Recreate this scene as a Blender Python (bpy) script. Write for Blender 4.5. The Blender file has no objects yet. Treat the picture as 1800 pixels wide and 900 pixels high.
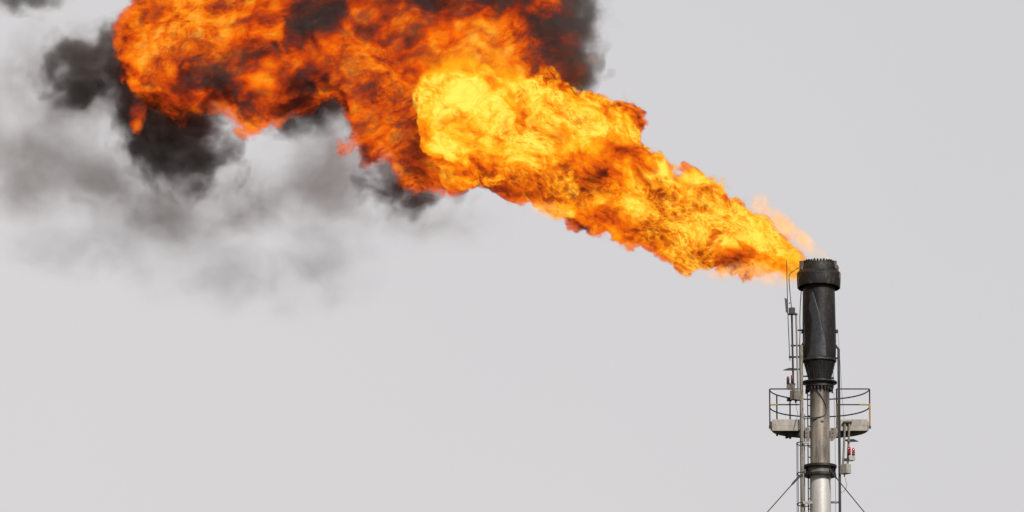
import bpy, bmesh, math, random
import numpy as np
from mathutils import Vector, Matrix
random.seed(7)
R = math.radians
SC = bpy.context.scene
COL = SC.collection

# ------------------------------------------------------------------ camera
D, EYE, ELEV, F = 264.0, 1.7, R(12.5), 15022.0      # metres from the stack, eye height, pitch, focal length in 1/1800 frame widths
S = D / math.cos(ELEV) / F                            # metres per 1/1800 frame width at the stack
ZC = EYE + D * math.tan(ELEV)
cam = bpy.data.cameras.new('camera'); cam.lens = 36.0 * F / 1800.0; cam.sensor_width = 36
cam.clip_start = 1; cam.clip_end = 20000
co = bpy.data.objects.new('camera', cam); COL.objects.link(co)
co.location = (0, -D, EYE); co.rotation_euler = (R(90) + ELEV, 0, 0)
SC.camera = co

# ------------------------------------------------------------------ sky, sun, exposure
SUN_EL, SUN_AZ = R(36), R(24)        # azimuth measured from the camera side towards the right
W = bpy.data.worlds.new('World'); SC.world = W; W.use_nodes = True
nt = W.node_tree; nt.nodes.clear()
sky = nt.nodes.new('ShaderNodeTexSky'); sky.sky_type = 'NISHITA'; sky.sun_disc = False
sky.sun_elevation = SUN_EL; sky.sun_rotation = R(180) - SUN_AZ
sky.air_density = 1.0; sky.dust_density = 8.0; sky.ozone_density = 1.0
hs = nt.nodes.new('ShaderNodeHueSaturation'); hs.inputs['Saturation'].default_value = 0.12
tc = nt.nodes.new('ShaderNodeTexCoord'); sx = nt.nodes.new('ShaderNodeSeparateXYZ')
rp = nt.nodes.new('ShaderNodeValToRGB')
rp.color_ramp.elements[0].position = 0.16; rp.color_ramp.elements[0].color = (0.735, 0.715, 0.715, 1)
rp.color_ramp.elements[1].position = 0.40; rp.color_ramp.elements[1].color = (0.625, 0.62, 0.645, 1)
sc_ = nt.nodes.new('ShaderNodeVectorMath'); sc_.operation = 'SCALE'; sc_.inputs['Scale'].default_value = 10.0
mx = nt.nodes.new('ShaderNodeMix'); mx.data_type = 'RGBA'; mx.inputs[0].default_value = 0.96
bg = nt.nodes.new('ShaderNodeBackground'); bg.inputs['Strength'].default_value = 0.10
wo = nt.nodes.new('ShaderNodeOutputWorld')
L = nt.links.new
L(tc.outputs['Generated'], sx.inputs[0]); nz = nt.nodes.new('ShaderNodeTexNoise'); nz.inputs['Scale'].default_value = 9.0; nz.inputs['Detail'].default_value = 3.0   # faint unevenness of the haze
ma = nt.nodes.new('ShaderNodeMath'); ma.operation = 'MULTIPLY_ADD'; ma.inputs[1].default_value = 0.12
mb = nt.nodes.new('ShaderNodeMath'); mb.operation = 'MULTIPLY_ADD'; mb.inputs[1].default_value = 0.45
L(tc.outputs['Generated'], nz.inputs['Vector']); L(sx.outputs['X'], mb.inputs[0]); L(sx.outputs['Z'], mb.inputs[2])
L(nz.outputs[0], ma.inputs[0]); L(mb.outputs[0], ma.inputs[2]); L(ma.outputs[0], rp.inputs[0]); L(rp.outputs[0], sc_.inputs[0])
mr = nt.nodes.new('ShaderNodeMapRange'); mr.interpolation_type = 'SMOOTHSTEP'   # sky dimmed to the sides and behind, shaped for contrast on the stack
for i_, v_ in enumerate((0.15, 0.93, 2.4, 10.0)): mr.inputs[1 + i_].default_value = v_
L(sx.outputs['Y'], mr.inputs[0]); L(mr.outputs[0], sc_.inputs['Scale'])
L(sky.outputs[0], hs.inputs['Color']); L(hs.outputs[0], mx.inputs[6]); L(sc_.outputs[0], mx.inputs[7])
L(mx.outputs[2], bg.inputs['Color']); L(bg.outputs[0], wo.inputs['Surface'])
sd = bpy.data.lights.new('sun', 'SUN'); sd.energy = 3.6; sd.angle = R(10); sd.color = (1.0, 0.95, 0.88)
so = bpy.data.objects.new('sun', sd); COL.objects.link(so); so.location = (0, 0, 120)
sv = Vector((math.cos(SUN_EL) * math.sin(SUN_AZ), -math.cos(SUN_EL) * math.cos(SUN_AZ), math.sin(SUN_EL)))
so.rotation_euler = sv.to_track_quat('Z', 'Y').to_euler()
SC.view_settings.view_transform = 'Standard'; SC.view_settings.look = 'None'
SC.view_settings.exposure = 0; SC.view_settings.gamma = 1; SC.view_settings.use_curve_mapping = False
cy = SC.cycles
cy.max_bounces = 4; cy.diffuse_bounces = 2; cy.glossy_bounces = 2; cy.volume_bounces = 0
cy.transparent_max_bounces = 128; cy.volume_max_steps = 512
cy.use_denoising = True; cy.sample_clamp_indirect = 2.0

# ------------------------------------------------------------------ helpers
def P(px, py, y=0.0):
    """The world point at depth y that the photograph's 1800x900 frame shows at (px, py)."""
    a = (450.0 - py) / F
    dirv = Vector(((px - 900.0) / F, math.cos(ELEV) - a * math.sin(ELEV), math.sin(ELEV) + a * math.cos(ELEV)))
    k = (y + D) / dirv.y
    return Vector((dirv.x * k, y, EYE + dirv.z * k))
def Zp(py, y=0.0): return P(1440, py, y).z
def tag(o, label=None, cat=None, group=None, kind=None):
    if label: o['label'] = label
    if cat: o['category'] = cat
    if group: o['group'] = group
    if kind: o['kind'] = kind
    return o
def thing(name, loc, label, cat, group=None, kind=None):
    o = bpy.data.objects.new(name, None); COL.objects.link(o); o.location = loc
    o.empty_display_size = 0.3
    return tag(o, label, cat, group, kind)
def wloc(o):
    v = Vector(o.location)
    while o.parent: o = o.parent; v += Vector(o.location)
    return v
def obj(name, bm, mat, parent=None, smooth=True, origin=None, bevel=0.0):
    """World-space bmesh -> one object; its origin sits at `origin` or at its parent's."""
    off = Vector(origin) if origin is not None else (wloc(parent) if parent else Vector((0, 0, 0)))
    bmesh.ops.translate(bm, verts=bm.verts, vec=-off)
    me = bpy.data.meshes.new(name); bm.normal_update(); bm.to_mesh(me); bm.free()
    if smooth:
        me.polygons.foreach_set('use_smooth', [True] * len(me.polygons))
    me.materials.append(mat)
    o = bpy.data.objects.new(name, me); COL.objects.link(o)
    if smooth: me.set_sharp_from_angle(angle=R(38))
    if parent:
        o.parent = parent; o.location = off - wloc(parent)
    else: o.location = off
    if bevel:
        b = o.modifiers.new('bevel', 'BEVEL'); b.width = bevel; b.segments = 2; b.limit_method = 'ANGLE'
    return o
def lathe(bm, cx, cy_, prof, seg=64, a0=0.0, closed=True, wob=None):
    """prof: list of (radius, z)."""
    rings = []
    for (r, z) in prof:
        ring = []
        for i in range(seg):
            a = a0 + 2 * math.pi * i / seg
            rr = r * (wob(a, z) if wob else 1.0)
            ring.append(bm.verts.new((cx + rr * math.cos(a), cy_ + rr * math.sin(a), z)))
        rings.append(ring)
    for A, B in zip(rings, rings[1:]):
        for i in range(seg):
            j = (i + 1) % seg
            bm.faces.new((A[i], A[j], B[j], B[i]))
    if closed:
        bm.faces.new(rings[0][::-1]); bm.faces.new(rings[-1])
def tube(bm, pts, r, seg=10, caps=True):
    pts = [Vector(p) for p in pts]
    rings = []
    up = Vector((0.13, 0.97, 0.2)).normalized()
    n = len(pts)
    for i, p in enumerate(pts):
        t = (pts[min(i + 1, n - 1)] - pts[max(i - 1, 0)]).normalized()
        a = up.cross(t)
        if a.length < 1e-3: a = Vector((1, 0, 0)).cross(t)
        a.normalize(); b = t.cross(a).normalized()
        rr = r[i] if isinstance(r, (list, tuple)) else r
        rings.append([bm.verts.new(p + rr * (math.cos(2 * math.pi * k / seg) * a + math.sin(2 * math.pi * k / seg) * b)) for k in range(seg)])
    for A, B in zip(rings, rings[1:]):
        for i in range(seg):
            j = (i + 1) % seg
            bm.faces.new((A[i], A[j], B[j], B[i]))
    if caps:
        bm.faces.new(rings[0][::-1]); bm.faces.new(rings[-1])
def box(bm, c, size, rz=0.0, rx=0.0, ry=0.0):
    m = Matrix.Translation(Vector(c)) @ Matrix.Rotation(rz, 4, 'Z') @ Matrix.Rotation(rx, 4, 'X') @ Matrix.Rotation(ry, 4, 'Y') @ Matrix.Diagonal((size[0], size[1], size[2], 1))
    bmesh.ops.create_cube(bm, size=1.0, matrix=m)
def prism(bm, pts, vec):
    """Extrude the polygon pts (3D points) along vec."""
    a = [bm.verts.new(Vector(p)) for p in pts]; b = [bm.verts.new(Vector(p) + Vector(vec)) for p in pts]
    bm.faces.new(a[::-1]); bm.faces.new(b)
    n = len(a)
    for i in range(n):
        j = (i + 1) % n
        bm.faces.new((a[i], a[j], b[j], b[i]))
def smooth_path(pts, n=8):
    pts = [Vector(p) for p in pts]; out = []
    for i in range(len(pts) - 1):
        p0 = pts[max(i - 1, 0)]; p1 = pts[i]; p2 = pts[i + 1]; p3 = pts[min(i + 2, len(pts) - 1)]
        for k in range(n):
            t = k / n
            out.append(0.5 * ((2 * p1) + (p2 - p0) * t + (2 * p0 - 5 * p1 + 4 * p2 - p3) * t * t + (-p0 + 3 * p1 - 3 * p2 + p3) * t ** 3))
    out.append(pts[-1]); return out

# ------------------------------------------------------------------ materials
class G:
    """Small expression builder that works in shader and geometry node trees."""
    def __init__(s, tree): s.t = tree
    def n(s, kind): return s.t.nodes.new(kind)
    def put(s, sock, v):
        if isinstance(v, bpy.types.NodeSocket): s.t.links.new(v, sock)
        elif v is not None: sock.default_value = v
    def m(s, op, a, b=None, c=None, clamp=False):
        x = s.n('ShaderNodeMath'); x.operation = op; x.use_clamp = clamp
        s.put(x.inputs[0], a); s.put(x.inputs[1], b)
        if c is not None: s.put(x.inputs[2], c)
        return x.outputs[0]
    def v(s, op, a, b=None, sc=None):
        x = s.n('ShaderNodeVectorMath'); x.operation = op
        s.put(x.inputs[0], a); s.put(x.inputs[1], b)
        if sc is not None: s.put(x.inputs['Scale'], sc)
        return x.outputs['Value'] if op in ('LENGTH', 'DOT_PRODUCT', 'DISTANCE') else x.outputs['Vector']
    def add(s, *a):
        r = a[0]
        for k in a[1:]: r = s.m('ADD', r, k)
        return r
    def mul(s, *a):
        r = a[0]
        for k in a[1:]: r = s.m('MULTIPLY', r, k)
        return r
    def ss(s, x, lo, hi, a=0.0, b=1.0, kind='SMOOTHSTEP'):
        k = s.n('ShaderNodeMapRange'); k.interpolation_type = kind; k.clamp = True
        s.put(k.inputs[0], x)
        for i, val in enumerate((lo, hi, a, b)): s.put(k.inputs[1 + i], val)
        return k.outputs[0]
    def noise(s, vec, scale, detail=0.0, rough=0.5, dist=0.0, lac=2.0, color=False, kind='FBM'):
        k = s.n('ShaderNodeTexNoise'); k.noise_dimensions = '3D'; k.noise_type = kind
        if kind == 'FBM': k.normalize = True
        s.put(k.inputs['Vector'], vec)
        for a, b in (('Scale', scale), ('Detail', detail), ('Roughness', rough), ('Distortion', dist), ('Lacunarity', lac)): s.put(k.inputs[a], b)
        return k.outputs[1] if color else k.outputs[0]
    def curve(s, x, pts):
        """Piecewise curve y(x) for points in any range."""
        xs = [p[0] for p in pts]; ys = [p[1] for p in pts]
        x0, x1, y0, y1 = min(xs), max(xs), min(ys), max(ys)
        k = s.n('ShaderNodeFloatCurve'); c = k.mapping.curves[0]
        nn = [((a - x0) / (x1 - x0), (b - y0) / (y1 - y0 or 1)) for a, b in sorted(pts)]
        c.points[0].location = nn[0]; c.points[1].location = nn[-1]
        for p in nn[1:-1]: c.points.new(*p)
        k.mapping.update()
        s.put(k.inputs['Value'], s.ss(x, x0, x1, kind='LINEAR'))
        return s.m('MULTIPLY_ADD', k.outputs[0], (y1 - y0), y0)
    def sep(s, v):
        k = s.n('ShaderNodeSeparateXYZ'); s.put(k.inputs[0], v); return k.outputs
    def comb(s, x, y, z):
        k = s.n('ShaderNodeCombineXYZ')
        for i, a in enumerate((x, y, z)): s.put(k.inputs[i], a)
        return k.outputs[0]
    def ramp(s, x, stops, interp='LINEAR'):
        k = s.n('ShaderNodeValToRGB'); e = k.color_ramp; e.interpolation = interp
        e.elements[0].position, e.elements[0].color = stops[0][0], (*stops[0][1], 1)
        e.elements[1].position, e.elements[1].color = stops[-1][0], (*stops[-1][1], 1)
        for p, c in stops[1:-1]: e.elements.new(p).color = (*c, 1)
        s.put(k.inputs[0], x); return k.outputs[0]
    def mixc(s, f, a, b):
        k = s.n('ShaderNodeMix'); k.data_type = 'RGBA'
        s.put(k.inputs[0], f); s.put(k.inputs[6], a); s.put(k.inputs[7], b); return k.outputs[2]

def new_mat(name):
    m = bpy.data.materials.new(name); m.use_nodes = True; m.node_tree.nodes.clear()
    g = G(m.node_tree); out = g.n('ShaderNodeOutputMaterial'); return m, g, out
def metal(name, c1, c2, scale=3.0, rough=0.55, metallic=0.3, streak=True, bump=0.02, rust=None, rust_amt=0.5, contrast=(0.35, 0.65)):
    """Painted or bare steel with streaked dirt, spots and uneven gloss."""
    m, g, out = new_mat(name)
    tc = g.n('ShaderNodeTexCoord').outputs['Object']
    st = g.v('MULTIPLY', tc, (1.0, 1.0, 0.18 if streak else 1.0))
    n1 = g.noise(st, scale, 6, 0.62)
    n2 = g.noise(tc, scale * 6, 5, 0.7)
    c = g.mixc(g.ss(g.add(g.mul(n1, 0.75), g.mul(n2, 0.25)), *contrast), (*c1, 1), (*c2, 1))
    if rust:
        n3 = g.noise(g.v('MULTIPLY', tc, (1.3, 1.3, 0.5)), scale * 2.3, 8, 0.7, 0.4)
        c = g.mixc(g.ss(n3, 0.62 - 0.25 * rust_amt, 0.74 - 0.2 * rust_amt), c, (*rust, 1))
    b = g.n('ShaderNodeBsdfPrincipled'); g.put(b.inputs['Base Color'], c)
    b.inputs['Metallic'].default_value = metallic
    g.put(b.inputs['Roughness'], g.ss(n2, 0.3, 0.7, rough - 0.12, rough + 0.15))
    if bump:
        bp = g.n('ShaderNodeBump'); bp.inputs['Distance'].default_value = bump; bp.inputs['Strength'].default_value = 0.5
        g.put(bp.inputs['Height'], g.noise(tc, scale * 3, 6, 0.6)); g.put(b.inputs['Normal'], bp.outputs[0])
    g.t.links.new(b.outputs[0], out.inputs['Surface'])
    return m

M_soot = metal('charred_steel', (0.009, 0.009, 0.0095), (0.024, 0.022, 0.021), 1.6, 0.55, 0.25, rust=(0.06, 0.042, 0.032), rust_amt=0.35)
M_head = metal('charred_head_steel', (0.011, 0.0105, 0.010), (0.024, 0.022, 0.0205), 2.5, 0.6, 0.2, rust=(0.075, 0.055, 0.045), rust_amt=0.4)
M_teeth = metal('burnt_teeth_steel', (0.012, 0.012, 0.012), (0.03, 0.028, 0.026), 4, 0.7, 0.1)
M_pilot = metal('scaled_pilot_steel', (0.10, 0.085, 0.075), (0.22, 0.18, 0.15), 6, 0.6, 0.3, rust=(0.13, 0.06, 0.035))
M_dark = metal('dark_painted_steel', (0.018, 0.020, 0.026), (0.045, 0.046, 0.052), 3, 0.5, 0.3)
M_flange = metal('sooty_flange_steel', (0.02, 0.021, 0.023), (0.06, 0.058, 0.055), 5, 0.5, 0.4)
M_tan = metal('weathered_galvanised_steel', (0.20, 0.18, 0.155), (0.34, 0.31, 0.27), 4, 0.6, 0.3, rust=(0.14, 0.09, 0.06))
M_toe = metal('pale_stained_plate', (0.33, 0.30, 0.265), (0.49, 0.45, 0.41), 2.2, 0.65, 0.0, rust=(0.22, 0.16, 0.11), rust_amt=0.35)
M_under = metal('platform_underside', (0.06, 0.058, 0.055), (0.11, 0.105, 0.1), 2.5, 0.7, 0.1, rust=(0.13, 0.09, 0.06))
M_box = metal('grey_box_paint', (0.33, 0.31, 0.285), (0.46, 0.44, 0.41), 5, 0.55, 0.05, rust=(0.2, 0.15, 0.11), rust_amt=0.2)
M_canopy = metal('dark_canopy_plate', (0.03, 0.03, 0.03), (0.08, 0.075, 0.07), 5, 0.6, 0.1)
M_boxd = metal('sooty_box_paint', (0.15, 0.135, 0.12), (0.30, 0.27, 0.235), 5, 0.6, 0.05, rust=(0.10, 0.07, 0.05), rust_amt=0.4)
M_cable = metal('steel_cable', (0.05, 0.052, 0.055), (0.11, 0.11, 0.11), 8, 0.5, 0.4)
M_yellow = metal('weathered_yellow_paint', (0.42, 0.24, 0.05), (0.55, 0.34, 0.08), 4, 0.55, 0.0, rust=(0.12, 0.07, 0.04), rust_amt=0.4)

def pipe_material():
    """Bare steel pipe: sooty brown stains under the tip and a cleaner band below the guy collar."""
    m, g, out = new_mat('stained_pipe_steel')
    tc = g.n('ShaderNodeTexCoord').outputs['Object']
    x, y, z = g.sep(tc)
    n1 = g.noise(g.v('MULTIPLY', tc, (1, 1, 0.12)), 5.0, 7, 0.65)
    n2 = g.noise(tc, 9.0, 6, 0.65, 0.3)
    n3 = g.noise(g.v('MULTIPLY', tc, (1, 1, 0.35)), 2.2, 5, 0.6)
    clean = g.mixc(g.ss(n1, 0.3, 0.7), (0.60, 0.59, 0.575, 1), (0.76, 0.745, 0.73, 1))
    dirty = g.mixc(g.ss(g.add(g.mul(n1, 0.5), g.mul(n3, 0.5)), 0.36, 0.62), (0.14, 0.118, 0.098, 1), (0.56, 0.50, 0.43, 1))
    zl = Zp(836)
    f = g.ss(g.add(z, g.mul(g.m('SUBTRACT', n3, 0.5), 0.3)), zl - 0.05, zl + 0.1)
    c = g.mixc(f, clean, dirty)
    soot = g.ss(g.add(z, g.mul(g.m('SUBTRACT', n3, 0.5), 2.4)), Zp(760), Zp(690), 0.0, 0.6)
    c = g.mixc(soot, c, (0.05, 0.042, 0.036, 1))
    crack = g.m('COMPARE', n2, 0.5, 0.006)
    c = g.mixc(g.mul(crack, f, 0.5), c, (0.06, 0.05, 0.045, 1))
    spots = g.ss(g.noise(tc, 26.0, 3, 0.5), 0.68, 0.72, 0, 0.5)
    c = g.mixc(spots, c, (0.14, 0.12, 0.10, 1))
    b = g.n('ShaderNodeBsdfPrincipled'); g.put(b.inputs['Base Color'], c)
    b.inputs['Metallic'].default_value = 0.3
    g.put(b.inputs['Roughness'], g.ss(n2, 0.3, 0.7, 0.36, 0.55))
    bp = g.n('ShaderNodeBump'); bp.inputs['Distance'].default_value = 0.01; bp.inputs['Strength'].default_value = 0.4
    g.put(bp.inputs['Height'], n2); g.put(b.inputs['Normal'], bp.outputs[0])
    g.t.links.new(b.outputs[0], out.inputs['Surface'])
    return m
M_pipe = pipe_material()

def red_glass():
    m, g, out = new_mat('red_lamp_glass')
    tc = g.n('ShaderNodeTexCoord').outputs['Object']
    b = g.n('ShaderNodeBsdfPrincipled')
    g.put(b.inputs['Base Color'], g.ramp(g.noise(tc, 9, 4), [(0.35, (0.35, 0.012, 0.02)), (0.65, (0.62, 0.04, 0.05))]))
    b.inputs['Roughness'].default_value = 0.15; b.inputs['Coat Weight'].default_value = 0.6
    g.t.links.new(b.outputs[0], out.inputs['Surface']); return m
def red_glass_sooty():
    m, g, out = new_mat('sooty_red_lamp_glass')
    tc = g.n('ShaderNodeTexCoord').outputs['Object']
    b = g.n('ShaderNodeBsdfPrincipled')
    g.put(b.inputs['Base Color'], g.ramp(g.noise(tc, 12, 4), [(0.35, (0.06, 0.02, 0.02)), (0.7, (0.20, 0.05, 0.045))]))
    b.inputs['Roughness'].default_value = 0.3
    g.t.links.new(b.outputs[0], out.inputs['Surface']); return m
M_red, M_redd = red_glass(), red_glass_sooty()

def ground_material():
    m, g, out = new_mat('dry_ground')
    tc = g.n('ShaderNodeTexCoord').outputs['Object']
    b = g.n('ShaderNodeBsdfPrincipled'); b.inputs['Roughness'].default_value = 0.95
    n = g.add(g.mul(g.noise(tc, 0.02, 6, 0.6), 0.6), g.mul(g.noise(tc, 1.2, 6, 0.7), 0.4))
    g.put(b.inputs['Base Color'], g.ramp(n, [(0.35, (0.04, 0.042, 0.025)), (0.5, (0.075, 0.07, 0.045)), (0.68, (0.13, 0.115, 0.085))]))
    g.t.links.new(b.outputs[0], out.inputs['Surface']); return m

# ------------------------------------------------------------------ ground
bm = bmesh.new(); bmesh.ops.create_circle(bm, cap_ends=True, segments=96, radius=9000)
tag(obj('ground', bm, ground_material(), smooth=False), kind='structure')

# ------------------------------------------------------------------ flame and smoke
# One unit of "plume space" is 100 frame widths/1800 at the stack (about 1.8 m): x right, y away from the camera, z up.
U = 100 * S; UZ = U / math.cos(ELEV)
TIP = Vector((538 * S, 0, ZC - 20 * S / math.cos(ELEV)))
def q_to_local(a):
    return np.stack([(a[:, 0] - 9.0) * U - TIP.x, a[:, 1] * U - TIP.y, (a[:, 2] + 4.5) * UZ + ZC - TIP.z], 1)
def q_of_object(g):
    tc = g.n('ShaderNodeTexCoord').outputs['Object']
    v = g.v('MULTIPLY', tc, (1 / U, 1 / U, 1 / UZ))
    return g.v('ADD', v, (TIP.x / U + 9.0, TIP.y / U, (TIP.z - ZC) / UZ - 4.5))

def blobs(g, q, lst, k=0.12):
    """Smooth union of ellipsoids (px, py, depth, rx, rz, ry, tilt in degrees), all in frame units / 100."""
    f = None
    for (bx, bz, by, rx, rz, ry, rot) in lst:
        d = g.v('SUBTRACT', q, (bx, by, -bz))
        if rot:
            rr = g.n('ShaderNodeVectorRotate'); rr.rotation_type = 'Y_AXIS'
            g.put(rr.inputs['Vector'], d); rr.inputs['Angle'].default_value = R(rot); d = rr.outputs[0]
        l = g.v('LENGTH', g.v('MULTIPLY', d, (1 / rx, 1 / ry, 1 / rz)))
        rm = min(rx, rz)
        e = g.m('MULTIPLY_ADD', l, -rm, rm)
        f = e if f is None else g.m('SMOOTH_MAX', f, e, k)
    return f
def warp(g, q, freq, amp, detail=1.0, off=(0, 0, 0)):
    c = g.noise(g.v('ADD', q, off), freq, detail, 0.5, color=True)
    return g.v('ADD', q, g.v('SCALE', g.v('SUBTRACT', c, (0.5, 0.5, 0.5)), sc=amp))
def billow(g, q, freq, off=(0, 0, 0)):
    n = g.noise(g.v('ADD', q, off), freq, 0.0)
    return g.m('SUBTRACT', g.m('ABSOLUTE', g.m('MULTIPLY_ADD', n, 2.0, -1.0)), 0.2)

# jet: (x, top, bottom) of the burning jet, traced where it leaves the burner
JET = [(7.24, 1.62, 1.70), (7.36, 1.2, 2.25), (7.6, 0.95, 2.75), (7.9, 0.78, 3.12), (8.2, 0.75, 3.28), (8.6, 0.90, 3.42), (9.2, 1.15, 3.60), (9.6, 1.22, 3.72), (10.0, 1.42, 3.88),
       (10.4, 1.50, 4.05), (10.8, 1.72, 4.25), (11.2, 2.30, 4.38), (11.6, 2.78, 4.50), (12.0, 3.05, 4.66), (12.5, 3.12, 4.76), (13.0, 3.45, 4.82),
       (13.5, 3.72, 4.86), (13.8, 4.0, 4.92), (14.02, 4.22, 4.98), (14.15, 4.35, 4.84), (14.28, 4.55, 4.75), (14.4, 4.62, 4.70)]
def jet_field(g, q):
    w = warp(g, q, 0.9, 0.42, 1.0)
    x, y, z = g.sep(w)
    x0 = g.sep(q)[0]
    cz = g.curve(x, [(a, -(b + c) / 2) for a, b, c in JET]); r = g.curve(x, [(a, (c - b) / 2 - 0.11) for a, b, c in JET])
    y = g.m('SUBTRACT', y, g.ss(x0, 12.3, 14.0, 0.0, 0.38))     # the root sits over the back of the mouth
    d = g.v('LENGTH', g.comb(g.mul(y, 0.95), g.m('SUBTRACT', z, cz), 0.0))
    lobe = blobs(g, w, [(10.66, 2.2, -0.3, 0.48, 0.40, 0.6, 0), (12.2, 3.3, 0, 0.25, 0.25, 0.3, 0)])
    f = g.m('SMOOTH_MAX', g.m('SUBTRACT', r, d), lobe, 0.1)
    amp = g.add(g.ss(x0, 14.4, 12.6, 0.25, 1.0), g.ss(x0, 9.0, 7.8, 0.0, 0.45))
    b = g.add(g.mul(billow(g, w, 1.5), 0.42), g.mul(billow(g, w, 2.5, (3, 1, 2)), 0.27), g.mul(billow(g, w, 5.6, (5, 2, 7)), 0.14))
    return g.add(f, g.mul(b, amp)), w
# billow: its underside as a curve (x, lowest py) and its top well above the frame
FANB = [(1.6, 0.6), (2.0, 0.8), (2.2, 1.1), (2.38, 1.35), (2.55, 1.5), (2.75, 1.5), (3.0, 1.62), (3.35, 1.6), (3.7, 1.6), (4.0, 1.75), (4.3, 1.85), (4.6, 1.75), (5.0, 1.6), (5.4, 1.45), (5.75, 1.35),
        (6.1, 1.85), (6.45, 2.25), (6.75, 2.3), (6.95, 2.65), (7.25, 2.95), (7.6, 3.05), (8.0, 3.08), (8.3, 2.5), (8.9, 1.9), (9.6, 1.55), (10.1, 1.25), (10.6, 0.95), (11.0, 0.8)]
TONGUE = [(6.6, 2.1, 0.5, 0.5, 0.30, 0.3, 38), (6.3, 2.38, 0.5, 0.32, 0.22, 0.25, 34), (6.95, 1.9, 0.5, 0.4, 0.35, 0.3, 30), (6.02, 2.52, 0.5, 0.14, 0.17, 0.15, 0), (2.35, 1.9, 0.6, 0.16, 0.36, 0.2, 0), (4.95, 1.15, 0.3, 0.85, 0.34, 0.5, 37)]
def fan_field(g, q):
    w = warp(g, q, 0.9, 0.40, 1.0, (4, 4, 4))
    x, y, z = g.sep(w)
    zb = g.curve(x, [(a, -b) for a, b in FANB])
    f = g.mul(g.m('SUBTRACT', z, zb), 0.8)
    f = g.m('SMOOTH_MIN', f, g.m('SUBTRACT', g.m('MULTIPLY_ADD', g.m('POWER', g.m('ADD', z, 0.75), 2.0), -0.45, 4.22), g.m('ABSOLUTE', g.m('SUBTRACT', x, 6.2))), 0.5)
    f = g.m('SMOOTH_MIN', f, g.m('SUBTRACT', 1.05, g.m('ABSOLUTE', g.m('SUBTRACT', y, 1.0))), 0.5)
    f = g.m('SMOOTH_MIN', f, g.m('SUBTRACT', 1.2, z), 0.3)
    b = g.add(g.mul(billow(g, w, 1.3, (7, 1, 0)), 0.42), g.mul(billow(g, w, 3.0, (3, 6, 2)), 0.28), g.mul(billow(g, w, 7.0, (5, 2, 9)), 0.13))
    return g.m('SMOOTH_MAX', g.add(f, b), g.m('MULTIPLY_ADD', b, 0.45, blobs(g, w, TONGUE, 0.08)), 0.1), w
WISP = [(14.45, 4.42, 0.0, 0.24, 0.055, 0.15, -42), (14.12, 4.25, 0.0, 0.30, 0.11, 0.25, -42), (13.75, 3.95, 0.0, 0.35, 0.2, 0.3, -40), (13.4, 3.62, 0, 0.25, 0.2, 0.2, -20),
        (13.4, 4.84, 0.0, 0.6, 0.12, 0.3, -8), (12.9, 4.75, 0, 0.5, 0.08, 0.3, 8), (9.7, 3.68, -0.2, 0.34, 0.24, 0.3, -5)]
def wisp_field(g, q):
    w = warp(g, q, 2.2, 0.25, 2.0, (1, 8, 1))
    return blobs(g, w, WISP, 0.1), w
DARK = [(1.25, 0.75, 2.2, 0.78, 0.66, 0.8, 0), (1.85, 0.35, 2.2, 0.62, 0.5, 0.7, 0), (2.15, 1.0, 2.0, 0.65, 0.6, 0.6, 0), (2.9, 1.9, 1.8, 1.0, 0.9, 0.9, 0), (3.4, 2.5, 1.8, 0.68, 0.48, 0.6, 20), (2.4, 2.1, 1.9, 0.6, 0.5, 0.5, 0),
        (4.5, 1.15, 2.4, 0.9, 0.45, 0.7, 0), (5.5, 1.2, 2.4, 0.9, 0.5, 0.7, 10), (2.3, 1.5, 2.1, 0.5, 0.5, 0.5, 0), (6.85, 2.75, 2.0, 0.62, 0.42, 0.5, 15), (7.5, 3.1, 1.9, 0.5, 0.22, 0.4, 5), (9.85, 0.35, 1.5, 0.80, 1.05, 0.9, 0), (9.95, 1.15, 1.4, 0.36, 0.48, 0.4, 0),
        (9.0, -0.6, 2.4, 1.6, 0.8, 0.8, 0), (0.3, -0.75, 2.4, 0.75, 0.3, 0.5, 0), (6.0, 0.4, 3.2, 3.2, 0.9, 0.8, 0), (3.3, 0.7, 2.6, 1.3, 0.9, 0.6, 0)]
def dark_field(g, q):
    w = warp(g, q, 0.8, 0.6, 3.0, (9, 4, 4))
    f = blobs(g, w, DARK, 0.25)
    b = g.add(g.mul(billow(g, w, 1.6, (1, 1, 5)), 0.40), g.mul(billow(g, w, 3.6, (3, 9, 2)), 0.22))
    return g.add(f, b), w
PALE = [(0.3, 2.1, 3.4, 1.5, 0.95, 0.9, 0), (1.6, 2.3, 3.4, 1.4, 0.9, 0.9, 0), (1.0, 1.0, 3.6, 1.0, 0.9, 0.7, 0), (0.3, 0.6, 3.8, 0.8, 0.9, 0.6, 0), (2.8, 2.9, 3.4, 1.3, 0.75, 0.9, 0), (4.3, 2.8, 3.4, 1.4, 0.75, 0.9, 0), (5.6, 2.4, 3.2, 1.4, 0.95, 0.8, 0),
        (6.9, 3.05, 3.0, 0.9, 0.45, 0.6, 0), (7.9, 3.35, 2.6, 0.5, 0.14, 0.4, 0), (1.5, -0.1, 3.8, 1.4, 0.35, 0.6, 0), (-0.9, 1.8, 3.4, 1.2, 1.0, 0.9, 0)]
def pale_field(g, q):
    w = warp(g, q, 0.7, 0.9, 3.0, (2, 4, 8))
    return blobs(g, w, PALE, 0.3), w
VEIL = [(1.6, 3.3, 4.2, 1.7, 0.75, 0.9, 8), (3.2, 3.7, 4.2, 1.4, 0.85, 0.9, 0), (4.4, 4.0, 4.2, 1.2, 0.8, 0.9, -8), (5.6, 3.7, 4.2, 1.2, 0.85, 0.9, -12), (0.8, 3.3, 4.2, 1.0, 0.5, 0.6, 0)]
def veil_field(g, q):
    w = warp(g, q, 0.7, 0.8, 3.0, (2, 9, 8))
    return blobs(g, w, VEIL, 0.3), w

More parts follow.
